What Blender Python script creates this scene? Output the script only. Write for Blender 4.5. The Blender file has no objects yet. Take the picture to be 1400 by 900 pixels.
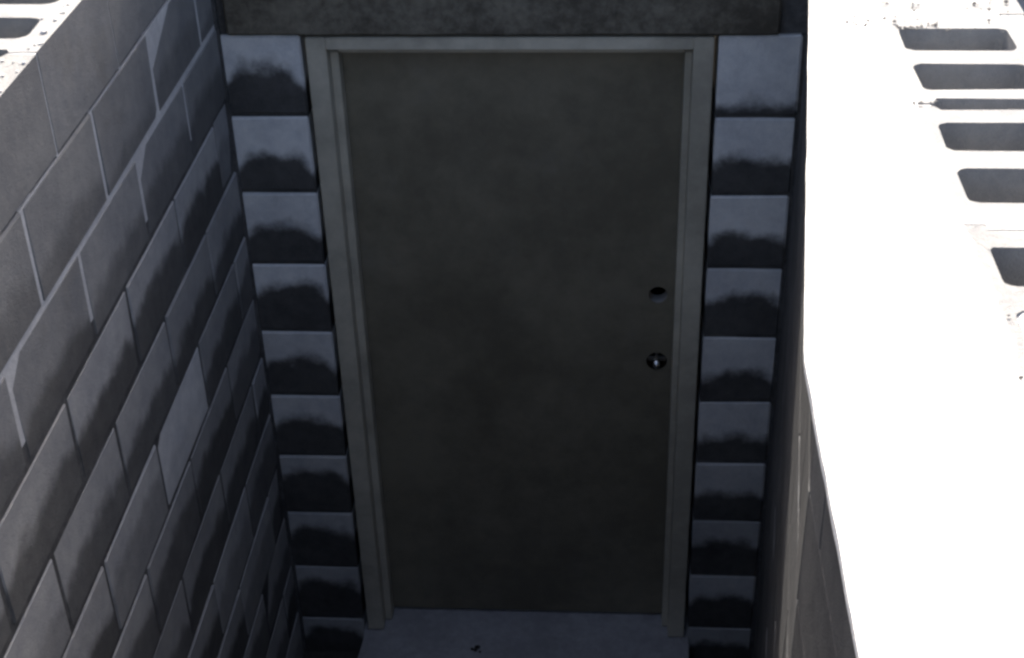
import bpy, bmesh, math, random
from mathutils import Vector, Matrix, noise
random.seed(7)
scene = bpy.context.scene
C = scene.collection

# ------------------------------------------------------------------ camera
CAM_Z = 3.5033
F_PX, PITCH, YAW, ROLL = 2019.6, 0.5778, 0.0779, -0.0304
def cam_axes(p, y, r):
    F = Vector((-math.sin(y)*math.cos(p), math.cos(y)*math.cos(p), -math.sin(p)))
    R = Vector((math.cos(y), math.sin(y), 0)); U = R.cross(F)
    return math.cos(r)*R + math.sin(r)*U, -math.sin(r)*R + math.cos(r)*U, F
R_, U_, F_ = cam_axes(PITCH, YAW, ROLL)
cd = bpy.data.cameras.new('camera'); cam = bpy.data.objects.new('camera', cd); C.objects.link(cam)
cd.sensor_width = 36; cd.lens = F_PX*36/1400; cd.clip_start = .02; cd.clip_end = 2000
m = Matrix((R_, U_, -F_)).transposed().to_4x4(); m.translation = (0, 0, CAM_Z)
cam.matrix_world = m
scene.camera = cam

# ------------------------------------------------------------------ sky, sun, exposure
SUN_EL, SUN_AZ = math.radians(40), math.radians(0.0)      # sun stands behind the door wall, azimuth from +Y towards +X
w = bpy.data.worlds.new('World'); scene.world = w; w.use_nodes = True
nt = w.node_tree; bg = nt.nodes['Background']
sky = nt.nodes.new('ShaderNodeTexSky'); sky.sky_type = 'NISHITA'; sky.sun_disc = False
sky.sun_elevation = SUN_EL; sky.sun_rotation = SUN_AZ
nt.links.new(sky.outputs[0], bg.inputs[0]); bg.inputs[1].default_value = .15; sky.air_density = .75; sky.dust_density = 7; sky.ozone_density = .4
sd = bpy.data.lights.new('sun', 'SUN'); so = bpy.data.objects.new('sun', sd); C.objects.link(so)
sd.energy = 5; sd.angle = math.radians(.5); sd.color = (1, .95, .87)
sdir = Vector((math.sin(SUN_AZ)*math.cos(SUN_EL), math.cos(SUN_AZ)*math.cos(SUN_EL), math.sin(SUN_EL)))
so.rotation_euler = sdir.to_track_quat('Z', 'Y').to_euler(); so.location = (0, 8, 8)
vs = scene.view_settings; vs.view_transform = 'Standard'; vs.look = 'None'; vs.gamma = 1; vs.use_curve_mapping = False
vs.exposure = 1.42
scene.cycles.filter_width = 2.8

# ------------------------------------------------------------------ materials
def nodes(name):
    mt = bpy.data.materials.new(name); mt.use_nodes = True
    t = mt.node_tree; return mt, t, t.nodes['Principled BSDF']
def N(t, kind, **kw):
    n = t.nodes.new(kind)
    for k, v in kw.items():
        if k.startswith('_'): setattr(n, k[1:], v)
        else: n.inputs[k].default_value = v
    return n
def math_(t, op, a, b=None, c=None, clamp=False):
    n = t.nodes.new('ShaderNodeMath'); n.operation = op; n.use_clamp = clamp
    for i, v in enumerate((a, b, c)):
        if v is None: continue
        if isinstance(v, (int, float)): n.inputs[i].default_value = v
        else: t.links.new(v, n.inputs[i])
    return n.outputs[0]
def noise_(t, vec, scale, detail=4, rough=.6):
    n = N(t, 'ShaderNodeTexNoise', Scale=scale, Detail=detail, Roughness=rough)
    if vec is not None: t.links.new(vec, n.inputs['Vector'])
    return n.outputs['Fac']
def ramp(t, fac, a, b, lo=0, hi=1):
    n = t.nodes.new('ShaderNodeMapRange'); n.interpolation_type = 'SMOOTHSTEP'
    t.links.new(fac, n.inputs['Value'])
    n.inputs['From Min'].default_value = a; n.inputs['From Max'].default_value = b
    n.inputs['To Min'].default_value = lo; n.inputs['To Max'].default_value = hi
    return n.outputs[0]
def mix(t, fac, a, b):
    n = t.nodes.new('ShaderNodeMix'); n.data_type = 'RGBA'
    if isinstance(fac, (int, float)): n.inputs[0].default_value = fac
    else: t.links.new(fac, n.inputs[0])
    for i, v in ((6, a), (7, b)):
        if isinstance(v, tuple): n.inputs[i].default_value = (*v, 1)
        else: t.links.new(v, n.inputs[i])
    return n.outputs[2]
def bump(t, p, h, strength, dist):
    b = N(t, 'ShaderNodeBump', Strength=strength, Distance=dist); t.links.new(h, b.inputs['Height'])
    t.links.new(b.outputs[0], p.inputs['Normal'])

def mat_block():
    """concrete masonry unit; the dark mark of each block, damp and painted-in shade, is set by its object colour:
    R = height of the mark, G = strength, B = how light the block is"""
    mt, t, p = nodes('concrete_block')
    tc = t.nodes.new('ShaderNodeTexCoord'); oi = t.nodes.new('ShaderNodeObjectInfo')
    geo = t.nodes.new('ShaderNodeNewGeometry')
    pos = geo.outputs['Position']
    sep = t.nodes.new('ShaderNodeSeparateXYZ'); t.links.new(tc.outputs['Generated'], sep.inputs[0])
    sc = t.nodes.new('ShaderNodeSeparateColor'); t.links.new(oi.outputs['Color'], sc.inputs[0])
    big = noise_(t, pos, 5, 5, .65); mid = noise_(t, pos, 26, 5, .7); fine = noise_(t, pos, 330, 3, .7)
    v = math_(t, 'ADD', math_(t, 'MULTIPLY', big, .5), math_(t, 'ADD', math_(t, 'MULTIPLY', mid, .35), math_(t, 'MULTIPLY', fine, .3)))
    dry = mix(t, ramp(t, v, .38, .78), (.30, .305, .315), (.47, .465, .45))
    # faint brown and pale smears
    dry = mix(t, ramp(t, noise_(t, pos, 3.1, 6, .7), .56, .74, 0, .35), dry, (.33, .30, .25))
    dry = mix(t, ramp(t, noise_(t, pos, 9, 6, .75), .62, .78, 0, .5), dry, (.55, .55, .54))
    lt = N(t, 'ShaderNodeHueSaturation'); t.links.new(dry, lt.inputs['Color'])
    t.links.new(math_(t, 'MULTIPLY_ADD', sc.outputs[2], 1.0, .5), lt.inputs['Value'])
    # tide mark and painted-in shade, dome shaped over each block
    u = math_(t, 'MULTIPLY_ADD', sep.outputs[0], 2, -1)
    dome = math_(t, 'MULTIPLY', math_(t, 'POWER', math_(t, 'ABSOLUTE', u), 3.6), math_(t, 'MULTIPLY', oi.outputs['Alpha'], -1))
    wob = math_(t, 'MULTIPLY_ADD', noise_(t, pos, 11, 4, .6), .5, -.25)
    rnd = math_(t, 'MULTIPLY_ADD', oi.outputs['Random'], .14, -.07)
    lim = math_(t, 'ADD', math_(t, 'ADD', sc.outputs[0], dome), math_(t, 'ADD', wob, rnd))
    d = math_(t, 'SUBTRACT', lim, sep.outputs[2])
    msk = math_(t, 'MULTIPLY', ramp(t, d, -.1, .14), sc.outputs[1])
    wet_shade = mix(t, ramp(t, v, .4, .75), (.035, .034, .034), (.075, .073, .07))
    col = mix(t, msk, lt.outputs[0], wet_shade)
    t.links.new(col, p.inputs['Base Color'])
    t.links.new(math_(t, 'MULTIPLY_ADD', msk, -.2, .95), p.inputs['Roughness'])
    p.inputs['Specular IOR Level'].default_value = .25
    vo = N(t, 'ShaderNodeTexVoronoi', Scale=190); t.links.new(pos, vo.inputs['Vector'])
    pit = ramp(t, vo.outputs['Distance'], .1, .35)
    h = math_(t, 'ADD', math_(t, 'MULTIPLY', fine, .6), math_(t, 'ADD', math_(t, 'MULTIPLY', pit, .4), math_(t, 'MULTIPLY', mid, 1.2)))
    bump(t, p, h, .55, .004)
    return mt
def mat_cement(name, a, b, bs=.5, scale=14, rough=.92):
    mt, t, p = nodes(name)
    geo = t.nodes.new('ShaderNodeNewGeometry'); pos = geo.outputs['Position']
    v = math_(t, 'ADD', math_(t, 'MULTIPLY', noise_(t, pos, scale*.3, 5, .65), .6), math_(t, 'MULTIPLY', noise_(t, pos, scale*3, 5, .75), .5))
    t.links.new(mix(t, ramp(t, v, .4, .75), a, b), p.inputs['Base Color'])
    p.inputs['Roughness'].default_value = rough; p.inputs['Specular IOR Level'].default_value = .25
    bump(t, p, math_(t, 'ADD', noise_(t, pos, scale*4, 6, .7), math_(t, 'MULTIPLY', noise_(t, pos, 260, 3, .7), .4)), bs, .006)
    return mt
def mat_paint(name, col, rough, var=.25):
    mt, t, p = nodes(name)
    geo = t.nodes.new('ShaderNodeNewGeometry'); pos = geo.outputs['Position']
    d = tuple(c*(1-var) for c in col); l = tuple(c*(1+var) for c in col)
    f = math_(t, 'ADD', math_(t, 'MULTIPLY', noise_(t, pos, 2.2, 5, .6), .7), math_(t, 'MULTIPLY', noise_(t, pos, 17, 5, .7), .35))
    c = mix(t, ramp(t, f, .38, .7), d, l)
    # rubbed-on dust
    du = ramp(t, noise_(t, pos, 5.3, 7, .72), .54, .78, 0, .22)
    c = mix(t, du, c, (.2, .195, .18))
    t.links.new(c, p.inputs['Base Color'])
    t.links.new(math_(t, 'MULTIPLY_ADD', noise_(t, pos, 24, 4), .25, rough-.12), p.inputs['Roughness'])
    bump(t, p, noise_(t, pos, 90, 3), .08, .002)
    return mt
def mat_metal(name, col, rough):
    mt, t, p = nodes(name)
    geo = t.nodes.new('ShaderNodeNewGeometry')
    t.links.new(mix(t, noise_(t, geo.outputs['Position'], 80), tuple(c*.8 for c in col), col), p.inputs['Base Color'])
    p.inputs['Metallic'].default_value = 1; p.inputs['Roughness'].default_value = rough
    return mt
M_BLOCK = mat_block()
M_MORTAR = mat_cement('mortar', (.42, .42, .425), (.6, .6, .59))
M_DAMP = mat_cement('damp_mortar', (.05, .05, .05), (.13, .128, .125))
M_CAP = mat_cement('mortar_cap', (.60, .59, .57), (.74, .73, .71), .7, 22)
M_CRUMB = mat_cement('crumb_mortar', (.10, .097, .093), (.28, .27, .26), .6, 60)
M_LINTEL = mat_cement('stained_lintel', (.07, .061, .047), (.20, .18, .14), .6, 12)
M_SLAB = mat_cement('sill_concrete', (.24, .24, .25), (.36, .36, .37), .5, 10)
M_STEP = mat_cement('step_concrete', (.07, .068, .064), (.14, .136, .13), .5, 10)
M_FLOOR = mat_cement('dirt_floor', (.035, .033, .03), (.07, .065, .06), .9, 16)
M_EARTH = mat_cement('earth', (.10, .085, .07), (.19, .165, .135), 1, 9)
M_CLOD = mat_cement('dark_soil', (.02, .018, .016), (.05, .045, .04), 1, 60)
M_DOOR = mat_paint('door_paint', (.165, .148, .107), .5)
M_FRAME = mat_paint('frame_paint', (.42, .39, .315), .5)
M_STEEL = mat_metal('latch_steel', (.75, .75, .73), .22)
M_BORE = mat_paint('bore_wood', (.3, .29, .27), .6)
M_BORE_SHADE = mat_metal('bore_shade', (.02, .02, .02), .65)
M_HINGE = mat_metal('hinge_steel', (.3, .3, .29), .45)

# ------------------------------------------------------------------ helpers
def link(name, me, mat, parent=None, loc=(0, 0, 0), rz=0):
    o = bpy.data.objects.new(name, me); C.objects.link(o)
    if mat and not me.materials: me.materials.append(mat)
    o.location = loc; o.rotation_euler = (0, 0, rz); o.parent = parent
    return o
def finish(bm, name):
    bmesh.ops.recalc_face_normals(bm, faces=bm.faces)
    me = bpy.data.meshes.new(name); bm.to_mesh(me); bm.free(); return me
def add_box(bm, x0, x1, y0, y1, z0, z1):
    vs_ = [bm.verts.new((x, y, z)) for z in (z0, z1) for x, y in ((x0, y0), (x1, y0), (x1, y1), (x0, y1))]
    for f in ((3, 2, 1, 0), (4, 5, 6, 7), (0, 1, 5, 4), (1, 2, 6, 5), (2, 3, 7, 6), (3, 0, 4, 7)): bm.faces.new([vs_[i] for i in f])
def box_mesh(name, x0, x1, y0, y1, z0, z1, bev=0, jit=0, seed=0):
    bm = bmesh.new(); add_box(bm, x0, x1, y0, y1, z0, z1)
    if bev: bmesh.ops.bevel(bm, geom=list(bm.edges), offset=bev, segments=1, affect='EDGES')
    if jit:
        r = random.Random(seed)
        for v in bm.verts: v.co += Vector((r.uniform(-jit, jit), r.uniform(-jit, jit), r.uniform(-jit, jit)))
    return finish(bm, name)
def prism_mesh(name, poly, z0, z1, bev=0):
    bm = bmesh.new()
    a = [bm.verts.new((x, y, z0)) for x, y in poly]; b = [bm.verts.new((x, y, z1)) for x, y in poly]
    bm.faces.new(a[::-1]); bm.faces.new(b)
    for i in range(len(poly)):
        j = (i+1) % len(poly); bm.faces.new((a[i], a[j], b[j], b[i]))
    if bev: bmesh.ops.bevel(bm, geom=list(bm.edges), offset=bev, segments=1, affect='EDGES')
    return finish(bm, name)
def empty(name, label=None, cat=None, loc=(0, 0, 0)):
    o = bpy.data.objects.new(name, None); C.objects.link(o); o.location = loc; o.empty_display_size = .1
    if label: o['label'] = label; o['category'] = cat
    return o
_cache = {}
def block_mesh(L, W, H, var=0):
    """solid unit, length on local x centred, face at local y=0 looking to -y, top at z=0"""
    k = (round(L, 3), round(W, 3), round(H, 3), var)
    if k not in _cache:
        me = box_mesh('block', -L/2, L/2, 0, W, -H, 0, .005 if W > .15 else .0018, .0016 if W > .15 else .0006, hash(k) % 1000); me.materials.append(M_BLOCK); _cache[k] = me
    return _cache[k]
def rrect(x0, x1, y0, y1, r, n=3):
    p = []
    for cx, cy, a0 in ((x1-r, y1-r, 0), (x0+r, y1-r, 90), (x0+r, y0+r, 180), (x1-r, y0+r, 270)):
        for i in range(n+1):
            a = math.radians(a0+90*i/n); p.append((cx+r*math.cos(a), cy+r*math.sin(a)))
    return p
def hollow_mesh(name, outer, holes, H, rough=.0014, seed=3):
    """unit with open cores: outline and holes in local xy, top at z=0, floor of the cores at -H"""
    bm = bmesh.new(); r = random.Random(seed); loops = []
    for loop in [outer]+holes:
        loops.append([bm.verts.new((x+r.uniform(-rough, rough), y+r.uniform(-rough, rough), r.uniform(-rough, rough)*.6)) for x, y in loop])
    edges = []
    for lp in loops:
        for i in range(len(lp)): edges.append(bm.edges.new((lp[i], lp[(i+1) % len(lp)])))
    bmesh.ops.triangle_fill(bm, use_beauty=True, use_dissolve=False, edges=edges)
    for k, lp in enumerate(loops):
        low = [bm.verts.new((v.co.x, v.co.y, -H)) for v in lp]
        for i in range(len(lp)):
            j = (i+1) % len(lp); bm.faces.new((lp[i], lp[j], low[j], low[i]))
        bm.faces.new(low)
    me = finish(bm, name); me.materials.append(M_BLOCK); return me
def crumbs_mesh(name, pts, rmin, rmax, seed):
    bm = bmesh.new(); r = random.Random(seed)
    for x, y, z in pts:
        s = r.uniform(rmin, rmax)*(r.random()**1.5*.8+.4)
        g = bmesh.ops.create_icosphere(bm, subdivisions=1, radius=s)
        for v in g['verts']:
            v.co = Vector((v.co.x*r.uniform(.7, 1.4), v.co.y*r.uniform(.7, 1.4), v.co.z*r.uniform(.5, .9))) + Vector((x, y, z+s*.3))
    return finish(bm, name)
def cap_mesh(name, edge_lo, edge_hi, y0, y1, z0, z1, nx, ny, rag, dz, seed):
    """lumpy mortar sheet between two x(y) edges, closed below"""
    bm = bmesh.new(); top = []; bot = []
    for j in range(ny+1):
        y = y0+(y1-y0)*j/ny; a = edge_lo(y); b = edge_hi(y); rt = []; rb = []
        a += rag*noise.noise(Vector((seed, y*9, 0)))+rag*.5*noise.noise(Vector((seed, y*31, 4)))
        b += 2.5*rag*noise.noise(Vector((seed+9, y*11, 0)))
        for i in range(nx+1):
            x = a+(b-a)*i/nx
            h = dz*noise.noise(Vector((x*14, y*14, seed)))+dz*.6*noise.noise(Vector((x*45, y*45, seed+3)))
            if i in (0, nx): h -= .004
            rt.append(bm.verts.new((x, y, z1+h))); rb.append(bm.verts.new((x, y, z0)))
        top.append(rt); bot.append(rb)
    for j in range(ny):
        for i in range(nx):
            bm.faces.new((top[j][i], top[j][i+1], top[j+1][i+1], top[j+1][i]))
            bm.faces.new((bot[j][i], bot[j+1][i], bot[j+1][i+1], bot[j][i+1]))
        for i in (0, nx): bm.faces.new((top[j][i], top[j+1][i], bot[j+1][i], bot[j][i]))
    for j in (0, ny):
        for i in range(nx): bm.faces.new((top[j][i], top[j][i+1], bot[j][i+1], bot[j][i]))
    return finish(bm, name)

# ------------------------------------------------------------------ plan
XL, ZL = -1.0114, CAM_Z-.992            # inner face and top of the wall on the hinge side
ZR = CAM_Z-1.0484                       # top of the wall on the lock side
WY = 3.535                              # front of the door wall
Y0 = -.62                               # near end of both walls
GROUND_Z = 1.9
def right_face(y): return .2475 if y < 1.552 else .2528+.1106*(y-1.6)
FLOOR_Z = -.12

# ------------------------------------------------------------------ ground, floor
bm = bmesh.new()
xs = (-300, -1.2, .72, 300); ys = (-300, -.05, 3.72, 300)
gv = [[bm.verts.new((x, y, GROUND_Z)) for x in xs] for y in ys]
for j in range(3):
    for i in range(3):
        if (i, j) != (1, 1): bm.faces.new((gv[j][i], gv[j][i+1], gv[j+1][i+1], gv[j+1][i]))
g = link('ground', finish(bm, 'ground'), M_EARTH); g['kind'] = 'structure'
fl = link('floor', box_mesh('floor', -1.2, .6, -.1, 3.75, FLOOR_Z-.1, FLOOR_Z), M_FLOOR); fl['kind'] = 'structure'

# ------------------------------------------------------------------ wall on the hinge side
COURSE = .203
lw = empty('block_wall', 'long grey concrete block wall with damp lower courses, opposite the lock side of the door', 'wall', (XL-.12, 1.5, FLOOR_Z))
def put(name, me, parent, loc, rz=0, mat=None):
    p = Vector(loc)-parent.location
    return link(name, me, mat, parent, p, rz)
TH = .245
rb = random.Random(21)
bright = {(5, 2.585): .95}
for k in range(13):
    zt = ZL-COURSE*k
    j0 = 2.385 if k % 2 == 0 else 2.185
    joints = sorted({round(j0+.4*i, 4) for i in range(-9, 5) if Y0+.02 < j0+.4*i < WY-.06})
    ends = [Y0]+joints+[WY-.004]
    for a, b in zip(ends[:-1], ends[1:]):
        L = b-a-.009; H = min(COURSE-.009, zt-FLOOR_Z+.02)
        if k == 0:
            x0, x1 = -L/2, L/2; holes = []
            if L > .3:
                holes = [rrect(x0+.062, x0+.165, .043, .205, .025), rrect(x0+.232, x0+.335, .043, .205, .025)]
                # frogged ends
                outer = [(x0, 0), (x1, 0), (x1, .05), (x1-.014, .06), (x1-.014, .19), (x1, .2), (x1, TH), (x0, TH), (x0, .2), (x0+.014, .19), (x0+.014, .06), (x0, .05)]
            else: outer = [(x0, 0), (x1, 0), (x1, TH), (x0, TH)]
            me = hollow_mesh('hollow_block', outer, holes, H, seed=int(a*100) % 97)
        else: me = block_mesh(L, TH, H, rb.randrange(3))
        o = put('block', me, lw, (XL+rb.uniform(-.0018, .0016), (a+b)/2, zt), math.radians(90)+rb.uniform(-.0035, .0035))
        # local x -> +Y, local y -> -X : face at local y=0 looks to +X
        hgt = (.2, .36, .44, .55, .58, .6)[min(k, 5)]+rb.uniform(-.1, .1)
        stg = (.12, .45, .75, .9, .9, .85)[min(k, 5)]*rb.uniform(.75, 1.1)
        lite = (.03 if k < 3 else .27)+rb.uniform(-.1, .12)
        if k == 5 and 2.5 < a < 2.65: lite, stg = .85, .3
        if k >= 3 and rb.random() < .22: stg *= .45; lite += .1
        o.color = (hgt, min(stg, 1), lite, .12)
def mortar_slab(name, x0, x1, z0, z1, mat, parent, y0, y1):
    me = box_mesh(name, x0, x1, y0, y1, z0, z1); me.transform(Matrix.Translation(-parent.location)); return link(name, me, mat, parent)
# recessed mortar body behind the block faces (below the hollow top course)
mortar_slab('mortar', XL-TH+.003, XL-.0016, ZL-3*COURSE+.05, ZL-COURSE-.0005, M_MORTAR, lw, Y0+.004, WY-.002)
mortar_slab('damp_mortar', XL-TH+.003, XL-.0026, FLOOR_Z-.02, ZL-3*COURSE+.05, M_DAMP, lw, Y0+.004, WY-.002)
for i in range(-7, 4):
    y = 2.385+.4*i
    if not Y0 < y < WY-.05: continue
    if abs(y-2.385) < .01: segs = [(XL-.05, XL-.0008), (XL-TH+.003, XL-.085)]
    else: segs = [(XL-TH+.003, XL-.0008)]
    for a, b in segs:
        bmm = bmesh.new(); add_box(bmm, a, b, y-.0042, y+.0042, ZL-COURSE, ZL-.001)
        if b-a > .07: add_box(bmm, max(a, XL-.188), min(b, XL-.062), y-.0182, y+.0182, ZL-COURSE, ZL-.006)
        me = finish(bmm, 'head_joint'); me.transform(Matrix.Translation(-lw.location)); link('head_joint', me, M_MORTAR, lw)
me = cap_mesh('corner_leak_fill', lambda y: XL-.01, lambda y: XL+.007, WY-.012, WY+.002, FLOOR_Z-.02, ZL-.012, 3, 3, .001, .001, 4.0)
me.transform(Matrix.Translation(-lw.location)); link('corner_leak_fill', me, M_DAMP, lw)  # fillet added to close a sun leak where the two walls meet
# mortar smears and droppings along its top
rc = random.Random(5)
pts = []
for i in range(260):
    y = rc.uniform(Y0, WY-.1); e = rc.random()
    pts.append((XL-.004-(rc.random()**2)*.035 if e < .55 else XL-rc.uniform(.01, .24), y, ZL+.001))
me = crumbs_mesh('mortar_crumbs', pts, .002, .007, 8); me.transform(Matrix.Translation(-lw.location))
o = link('mortar_crumbs', me, M_CAP, lw); o['kind'] = 'stuff'

# ------------------------------------------------------------------ wall on the lock side
rw = empty('block_wall', 'block wall with broad sunlit mortar-smeared top and open cores on the lock side of the door', 'wall', (.5, 1.5, FLOOR_Z))
CAPT = .018; LEAF = .1
ztop = ZR-CAPT
def leaf_course(y0, y1, k, ang, offs):
    """inner leaf between y0 and y1 along the face line"""
    zt = ztop-COURSE*k+ (0 if k else .0)
    ca = math.cos(ang); length = (y1-y0)/ca
    j = offs; cuts = [0.0]
    while j < length-.05:
        if j > .05: cuts.append(j)
        j += .4
    cuts.append(length)
    for a, b in zip(cuts[:-1], cuts[1:]):
        L = b-a-.004; H = min(COURSE-.004, zt-FLOOR_Z+.02)
        s = (a+b)/2
        y = y0+s*ca; x = right_face(y0+1e-6)+s*math.sin(ang)
        me = block_mesh(L, LEAF, H, rb.randrange(3))
        # face looks to -X : local y -> +X, local x -> -Y
        o = put('block', me, rw, (x+.022, y, zt), math.radians(-90)-ang)
        o.color = (1.2+rb.uniform(-.2, .12), rb.uniform(.88, .98), .2+rb.uniform(-.1, .1), .05)  # nearly the whole face goes dark: its shade is put into the block colour
ANG = math.atan(.1106)
for k in range(13):
    leaf_course(Y0, 1.552, k, 0, .25 if k % 2 else .05+.4)
    leaf_course(1.552, WY-.004, k, ANG, .2 if k % 2 else .4)
yk = 1.552
poly = [(.2475+.025, Y0+.004), (.2475+.025, yk), (right_face(WY)+.020, WY-.002), (.4945, WY-.002), (.4945, Y0+.004)]
me = prism_mesh('damp_mortar', poly, FLOOR_Z-.02, ztop-.3); me.transform(Matrix.Translation(-rw.location)); link('damp_mortar', me, M_DAMP, rw)
me = prism_mesh('mortar', poly, ztop-.3, ztop-.0005); me.transform(Matrix.Translation(-rw.location)); link('mortar', me, M_MORTAR, rw)
me = cap_mesh('mortar_cap', lambda y: right_face(y)-.002, lambda y: .512+.016*noise.noise(Vector((y*5, 3, 1)))+.010*noise.noise(Vector((y*23, 8, 1))), Y0, WY-.006, ztop-.0003, ZR, 16, 150, .0016, .0035, 2.0)
me.transform(Matrix.Translation(-rw.location)); link('mortar_cap', me, M_CAP, rw)
# outer leaf of wide hollow units, cores open to the sky
OX, OW = .492, .288; D1 = 2.311
for k in range(3):
    zt = ZR-.004-COURSE*k
    base = D1 if k % 2 == 0 else D1+.203
    js = [base+.406*i for i in range(-8, 5)]
    ends = [Y0]+[j for j in js if Y0+.05 < j < WY-.05]+[WY-.004]
    for a, b in zip(ends[:-1], ends[1:]):
        L = b-a-.010; H = COURSE-.009
        if k == 0:
            x0, x1 = -L/2, L/2
            # local x -> -Y, so far ends are at x0
            if L > .3:
                core = lambda n0, n1: rrect(x1+.005-n1, x1+.005-n0, .038, .236, .016)
                holes = [core(.060, .171), core(.230, .336)]
                outer = [(x0, 0), (x1, 0), (x1, .045), (x1-.017, .055), (x1-.017, .225), (x1, .235), (x1, OW), (x0, OW), (x0, .235), (x0+.017, .225), (x0+.017, .055), (x0, .045)]
            else: holes = []; outer = [(x0, 0), (x1, 0), (x1, OW), (x0, OW)]
            me = hollow_mesh('hollow_block', outer, holes, H, seed=int(a*100) % 89)
        else: me = block_mesh(L, OW, H, rb.randrange(3))
        o = put('block', me, rw, (OX, (a+b)/2, zt), math.radians(-90))
        o.color = (.2, .1, .09+rb.uniform(-.06, .07), .2)
zc = ZR-.004-COURSE
me = box_mesh('mortar', OX+.003, OX+OW-.003, Y0+.004, WY-.002, GROUND_Z-.12, zc-.0005)
me.transform(Matrix.Translation(-rw.location)); link('mortar', me, M_MORTAR, rw)
for i in range(-7, 4):
    y = D1+.406*i
    if not Y0+.05 < y < WY-.05: continue
    bmm = bmesh.new()
    jt = ZR-(.0035 if i else .006)
    add_box(bmm, OX+.003, OX+.042, y-.0048, y+.0048, zc, jt)
    add_box(bmm, OX+OW-.05, OX+OW-.003, y-.0048, y+.0048, zc, ZR-.006)
    if i != 0: add_box(bmm, OX+.0425, OX+OW-.0505, y-.0048, y+.0048, zc, ZR-.0037); add_box(bmm, OX+.048, OX+OW-.058, y-.0205, y+.0205, zc, ZR-.0033)
    me = finish(bmm, 'head_joint'); me.transform(Matrix.Translation(-rw.location)); link('head_joint', me, M_CAP, rw)
# one core filled level with grout
me = cap_mesh('grout_fill', lambda y: OX+.036, lambda y: OX+.238, D1-.812+.058, D1-.812+.173, zc+.02, ZR-.006, 10, 8, .001, .006, 5.0)
me.transform(Matrix.Translation(-rw.location)); link('grout_fill', me, M_CAP, rw)
me = cap_mesh('grout_fill', lambda y: OX+.036, lambda y: OX+.238, D1+.406+.058, D1+.406+.173, zc+.02, ZR-.006, 10, 8, .001, .006, 6.0)
me.transform(Matrix.Translation(-rw.location)); link('grout_fill', me, M_CAP, rw)
pts = []
for i in range(70): pts.append((rc.uniform(.45, .78), rc.uniform(2.62, 2.78), ZR-.001))
for i in range(26): pts.append((rc.uniform(.53, .63), 2.548+.1+rc.uniform(-.012, .012), ZR-.002))
for i in range(50): pts.append((rc.uniform(.50, .78), rc.uniform(1.5, 1.72), ZR-.001))
for i in range(12): pts.append((rc.uniform(.50, .545), 2.311+rc.uniform(-.006, .006), ZR))
for i in range(22): pts.append((rc.uniform(.42, .56), 2.695+rc.uniform(-.03, .03), ZR))
for i in range(14):
    y = rc.uniform(1.0, 2.8); pts.append((rc.uniform(right_face(y)+.02, .5), y, ZR-.003))
me = crumbs_mesh('mortar_crumbs', pts, .001, .0042, 4); me.transform(Matrix.Translation(-rw.location))
o = link('mortar_crumbs', me, M_CRUMB, rw); o['kind'] = 'stuff'

# ------------------------------------------------------------------ door wall
dw = empty('block_wall', 'block wall with dark stained concrete lintel and banded damp blocks either side of the steel door', 'wall', (-.27, WY+.1, FLOOR_Z))
DC = .2275; DTOP = 2.08; DT = .2
FXL, FXR = -.785, .2575                        # outer edges of the door frame
rd = random.Random(3)
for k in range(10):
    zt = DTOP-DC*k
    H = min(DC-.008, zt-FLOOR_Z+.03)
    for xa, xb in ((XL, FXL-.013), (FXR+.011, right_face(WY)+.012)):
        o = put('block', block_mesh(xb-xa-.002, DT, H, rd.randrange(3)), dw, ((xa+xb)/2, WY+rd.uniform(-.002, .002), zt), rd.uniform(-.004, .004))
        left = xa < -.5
        o.color = ((.60 if left else .45)+(0, 0, 0, .07, .1, .1, .14, .16, .18, .2)[k]+rd.uniform(-.06, .06) - (.24 if (k == 0 and not left) else 0), .97, (1.12 if k < 4 else .8 if k < 6 else .5)+rd.uniform(-.08, .08), .24 if left else .1)  # lower courses less light, marks higher: shade deep down put into their colour
me = box_mesh('damp_mortar', XL, FXL-.016, WY+.006, WY+DT-.003, FLOOR_Z-.02, DTOP-.002); me.transform(Matrix.Translation(-dw.location)); link('damp_mortar', me, M_DAMP, dw)
me = box_mesh('damp_mortar', FXR+.014, right_face(WY)+.03, WY+.006, WY+DT-.003, FLOOR_Z-.02, DTOP-.002); me.transform(Matrix.Translation(-dw.location)); link('damp_mortar', me, M_DAMP, dw)
# lintel
bm = bmesh.new(); add_box(bm, -.985, .418, WY-.012, WY+DT, DTOP+.004, DTOP+.218)
bmesh.ops.bevel(bm, geom=list(bm.edges), offset=.006, segments=1, affect='EDGES')
bmesh.ops.subdivide_edges(bm, edges=[e for e in bm.edges if e.calc_length() > .5], cuts=24, use_grid_fill=True)
for v in bm.verts: v.co += Vector((0, .004*noise.noise(v.co*7), .003*noise.noise(v.co*9+Vector((3, 1, 2)))))
me = finish(bm, 'lintel'); me.transform(Matrix.Translation(-dw.location)); lo = link('lintel', me, M_LINTEL, dw); lo['label'] = 'dark stained concrete lintel'
me = box_mesh('damp_mortar', XL, right_face(WY)+.03, WY+.012, WY+DT-.004, DTOP+.001, DTOP+.222); me.transform(Matrix.Translation(-dw.location)); link('damp_mortar', me, M_DAMP, dw)
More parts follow.
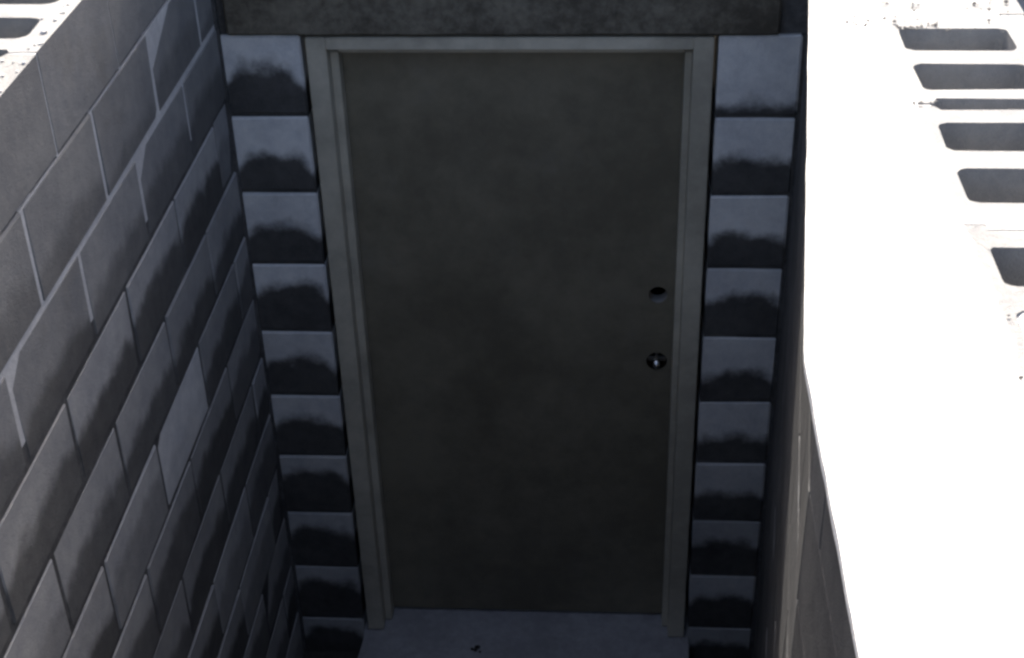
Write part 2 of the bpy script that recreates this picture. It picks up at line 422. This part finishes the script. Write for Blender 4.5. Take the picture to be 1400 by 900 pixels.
# courses over the lintel and beside the walls, above the ground
for k in range(-1, 4):
    z0 = DTOP+DC*(k-1) if k < 1 else DTOP+.222+DC*(k-1)
    zt = z0+DC
    off = 0 if k % 2 else .2
    x = -2.6+off
    xs_ = [-2.6]+[-2.6+off+.4*i for i in range(0 if off else 1, 13)]
    for a, b in zip(xs_[:-1], xs_[1:]):
        if k < 1:   # beside the areaway only
            if b > XL-TH and a < OX+OW: continue
        elif False: pass
        o = put('block', block_mesh(b-a-.009, DT, DC-.009, rd.randrange(3)), dw, ((a+b)/2, WY+rd.uniform(-.0015, .0015), zt), 0)
        o.color = (.4, .3, .5+rd.uniform(-.12, .12), .1)
zw = DTOP+.222+DC*3
for xa, xb, za, zb in ((-2.598, 2.19, DTOP+.2225, zw-.004), (-2.598, XL-TH, GROUND_Z-.05, DTOP+.2222), (OX+OW, 2.19, GROUND_Z-.05, DTOP+.2222)):
    me = box_mesh('mortar', xa, xb, WY+.003, WY+DT-.003, za, zb); me.transform(Matrix.Translation(-dw.location)); link('mortar', me, M_MORTAR, dw)
rs = link('floor_slab', box_mesh('floor_slab', -2.55, 2.15, WY+DT+.01, 7.5, zw-.16, zw-.02, .01), M_SLAB); rs['kind'] = 'structure'

# ------------------------------------------------------------------ door frame
fr = empty('door_frame', 'grey painted steel door frame set between the damp blocks', 'door frame', (-.265, WY, 0))
FT = DTOP-.003
def fpart(name, boxes, mat=M_FRAME, parent=fr, bev=.0025):
    bm = bmesh.new()
    for b in boxes: add_box(bm, *b)
    if bev: bmesh.ops.bevel(bm, geom=list(bm.edges), offset=bev, segments=2, affect='EDGES')
    me = finish(bm, name); me.transform(Matrix.Translation(-parent.location)); return link(name, me, mat, parent)
yf = WY-.006
j1 = fpart('jamb', [(FXL, FXL+.052, yf, WY+.19, -.005, FT)])
s1 = fpart('door_stop', [(FXL+.0505, FXL+.074, yf+.046, yf+.098, -.003, FT-.056)])
s1.parent = j1; s1.matrix_parent_inverse = Matrix()
j2 = fpart('jamb', [(FXR-.052, FXR, yf, WY+.19, -.005, FT)])
s2 = fpart('door_stop', [(FXR-.070, FXR-.0505, yf+.046, yf+.098, -.003, FT-.056)])
s2.parent = j2; s2.matrix_parent_inverse = Matrix()
hd = fpart('header', [(FXL+.0522, FXR-.0522, yf+.001, WY+.19, FT-.034, FT-.0005)])
s3 = fpart('door_stop', [(FXL+.0745, FXR-.0705, yf+.046, yf+.098, FT-.060, FT-.0335)])
s3.parent = hd; s3.matrix_parent_inverse = Matrix()
for o_ in (s1, s2, s3): o_.location = (0, 0, 0)

# ------------------------------------------------------------------ door
dr = empty('steel_door', 'dark taupe steel door with two bare lock bores', 'door', (-.265, WY+.12, 0))
YD = yf+.1; DX0, DX1, DZ0, DZ1 = FXL+.054, FXR-.054, .004, FT-.037
BX, BZ1, BZ2, BR = .141, 1.253, 1.022, .0275
bm = bmesh.new()
def ring(cx, cz, r, y, n=28): return [bm.verts.new((cx+r*math.cos(2*math.pi*i/n), y, cz+r*math.sin(2*math.pi*i/n))) for i in range(n)]
outer = [bm.verts.new((x, YD, z)) for x, z in ((DX0, DZ0), (DX1, DZ0), (DX1, DZ1), (DX0, DZ1))]
BR2 = .031
h1, h2 = ring(BX, BZ1, BR, YD), ring(BX+.002, BZ2, BR2, YD)
ed = []
for lp in (outer, h1, h2):
    for i in range(len(lp)): ed.append(bm.edges.new((lp[i], lp[(i+1) % len(lp)])))
bmesh.ops.triangle_fill(bm, use_beauty=True, edges=ed)
back = [bm.verts.new((v.co.x, YD+.044, v.co.z)) for v in outer]
for i in range(4): j = (i+1) % 4; bm.faces.new((outer[i], outer[j], back[j], back[i]))
g1, g2 = ring(BX, BZ1, BR, YD+.044), ring(BX+.002, BZ2, BR2, YD+.044); ed = []
for lp in (back, g1, g2):
    for i in range(len(lp)): ed.append(bm.edges.get((lp[i], lp[(i+1) % len(lp)])) or bm.edges.new((lp[i], lp[(i+1) % len(lp)])))
bmesh.ops.triangle_fill(bm, use_beauty=True, edges=ed)
for lp in (h1, h2):
    dp = [bm.verts.new((v.co.x, YD+.003, v.co.z)) for v in lp]
    for i in range(len(lp)): j = (i+1) % len(lp); bm.faces.new((lp[i], lp[j], dp[j], dp[i]))
me = finish(bm, 'leaf'); me.transform(Matrix.Translation(-dr.location)); leaf = link('leaf', me, M_DOOR, dr)
for cz, cx, br, bmt in ((BZ1, BX, BR, M_BORE), (BZ2, BX+.002, BR2, M_BORE_SHADE)):  # lower bore lined near-black: shade inside the hole put into its colour
    bm = bmesh.new(); n = 28; a = ring(cx, cz, br, YD+.003); b = ring(cx, cz, br, YD+.0445)
    for i in range(n): bm.faces.new((a[i], a[(i+1) % n], b[(i+1) % n], b[i]))
    me = finish(bm, 'lock_bore'); me.transform(Matrix.Translation(-dr.location)); o = link('lock_bore', me, bmt, dr)
# latch tail and spindle in the lower bore
def cyl(name, p0, p1, r, mat, parent, n=16):
    d = Vector(p1)-Vector(p0); bm = bmesh.new()
    bmesh.ops.create_cone(bm, cap_ends=True, segments=n, radius1=r, radius2=r, depth=d.length)
    bmesh.ops.bevel(bm, geom=[e for e in bm.edges if len(e.link_faces) == 2 and any(len(f.verts) > 4 for f in e.link_faces)], offset=r*.25, segments=2, affect='EDGES')
    bm.transform(Matrix.Translation((Vector(p0)+Vector(p1))/2) @ d.to_track_quat('Z', 'Y').to_matrix().to_4x4())
    me = finish(bm, name); me.transform(Matrix.Translation(-parent.location))
    for f in me.polygons: f.use_smooth = True
    return link(name, me, mat, parent)
lb = fpart('latch_body', [(BX-.024, BX+.029, YD+.012, YD+.026, BZ2-.008, BZ2+.008)], M_HINGE, dr, .002)
cyl('latch_spindle', (BX+.002, YD-.016, BZ2-.006), (BX+.002, YD+.03, BZ2-.006), .011, M_STEEL, dr)
fpart('latch_cam', [(BX-.003, BX+.007, YD-.003, YD+.006, BZ2-.026, BZ2+.028)], M_HINGE, dr, .0015)
# ------------------------------------------------------------------ sill slab, clod, steps
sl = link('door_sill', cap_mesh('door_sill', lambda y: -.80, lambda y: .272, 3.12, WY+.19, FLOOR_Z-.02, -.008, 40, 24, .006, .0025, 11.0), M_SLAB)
sl['label'] = 'rough grey concrete sill slab at the foot of the steel door'; sl['category'] = 'door sill'
cl = link('soil_clod', crumbs_mesh('soil_clod', [(-.42, 3.445, -.005), (-.405, 3.44, -.006), (-.432, 3.45, -.006), (-.415, 3.46, -.007)], .008, .018, 3), M_CLOD)
cl['label'] = 'small dark clod of soil lying on the concrete door sill'; cl['category'] = 'clod'
stp = empty('concrete_stairs', 'concrete stairs climbing from the door sill up to the ground between the block walls', 'stairs', (-.4, 1.3, FLOOR_Z))
n = 10; rise = (GROUND_Z-FLOOR_Z)/n; run = .285
for i in range(n):
    ya = 2.85-run*(i+1); yb = 2.85-run*i
    za = FLOOR_Z if i == 0 else FLOOR_Z+rise*(i-.6)
    pl = [(XL+.002, ya+.001), (right_face(ya)-.002, ya+.001)]
    if ya < 1.552 < yb: pl.append((right_face(1.552)-.002, 1.552))
    pl += [(right_face(yb)-.002, yb-.001), (XL+.002, yb-.001)]
    me = prism_mesh('step', pl, FLOOR_Z-.02, FLOOR_Z+rise*(i+1)-.002*(i == n-1), .006)
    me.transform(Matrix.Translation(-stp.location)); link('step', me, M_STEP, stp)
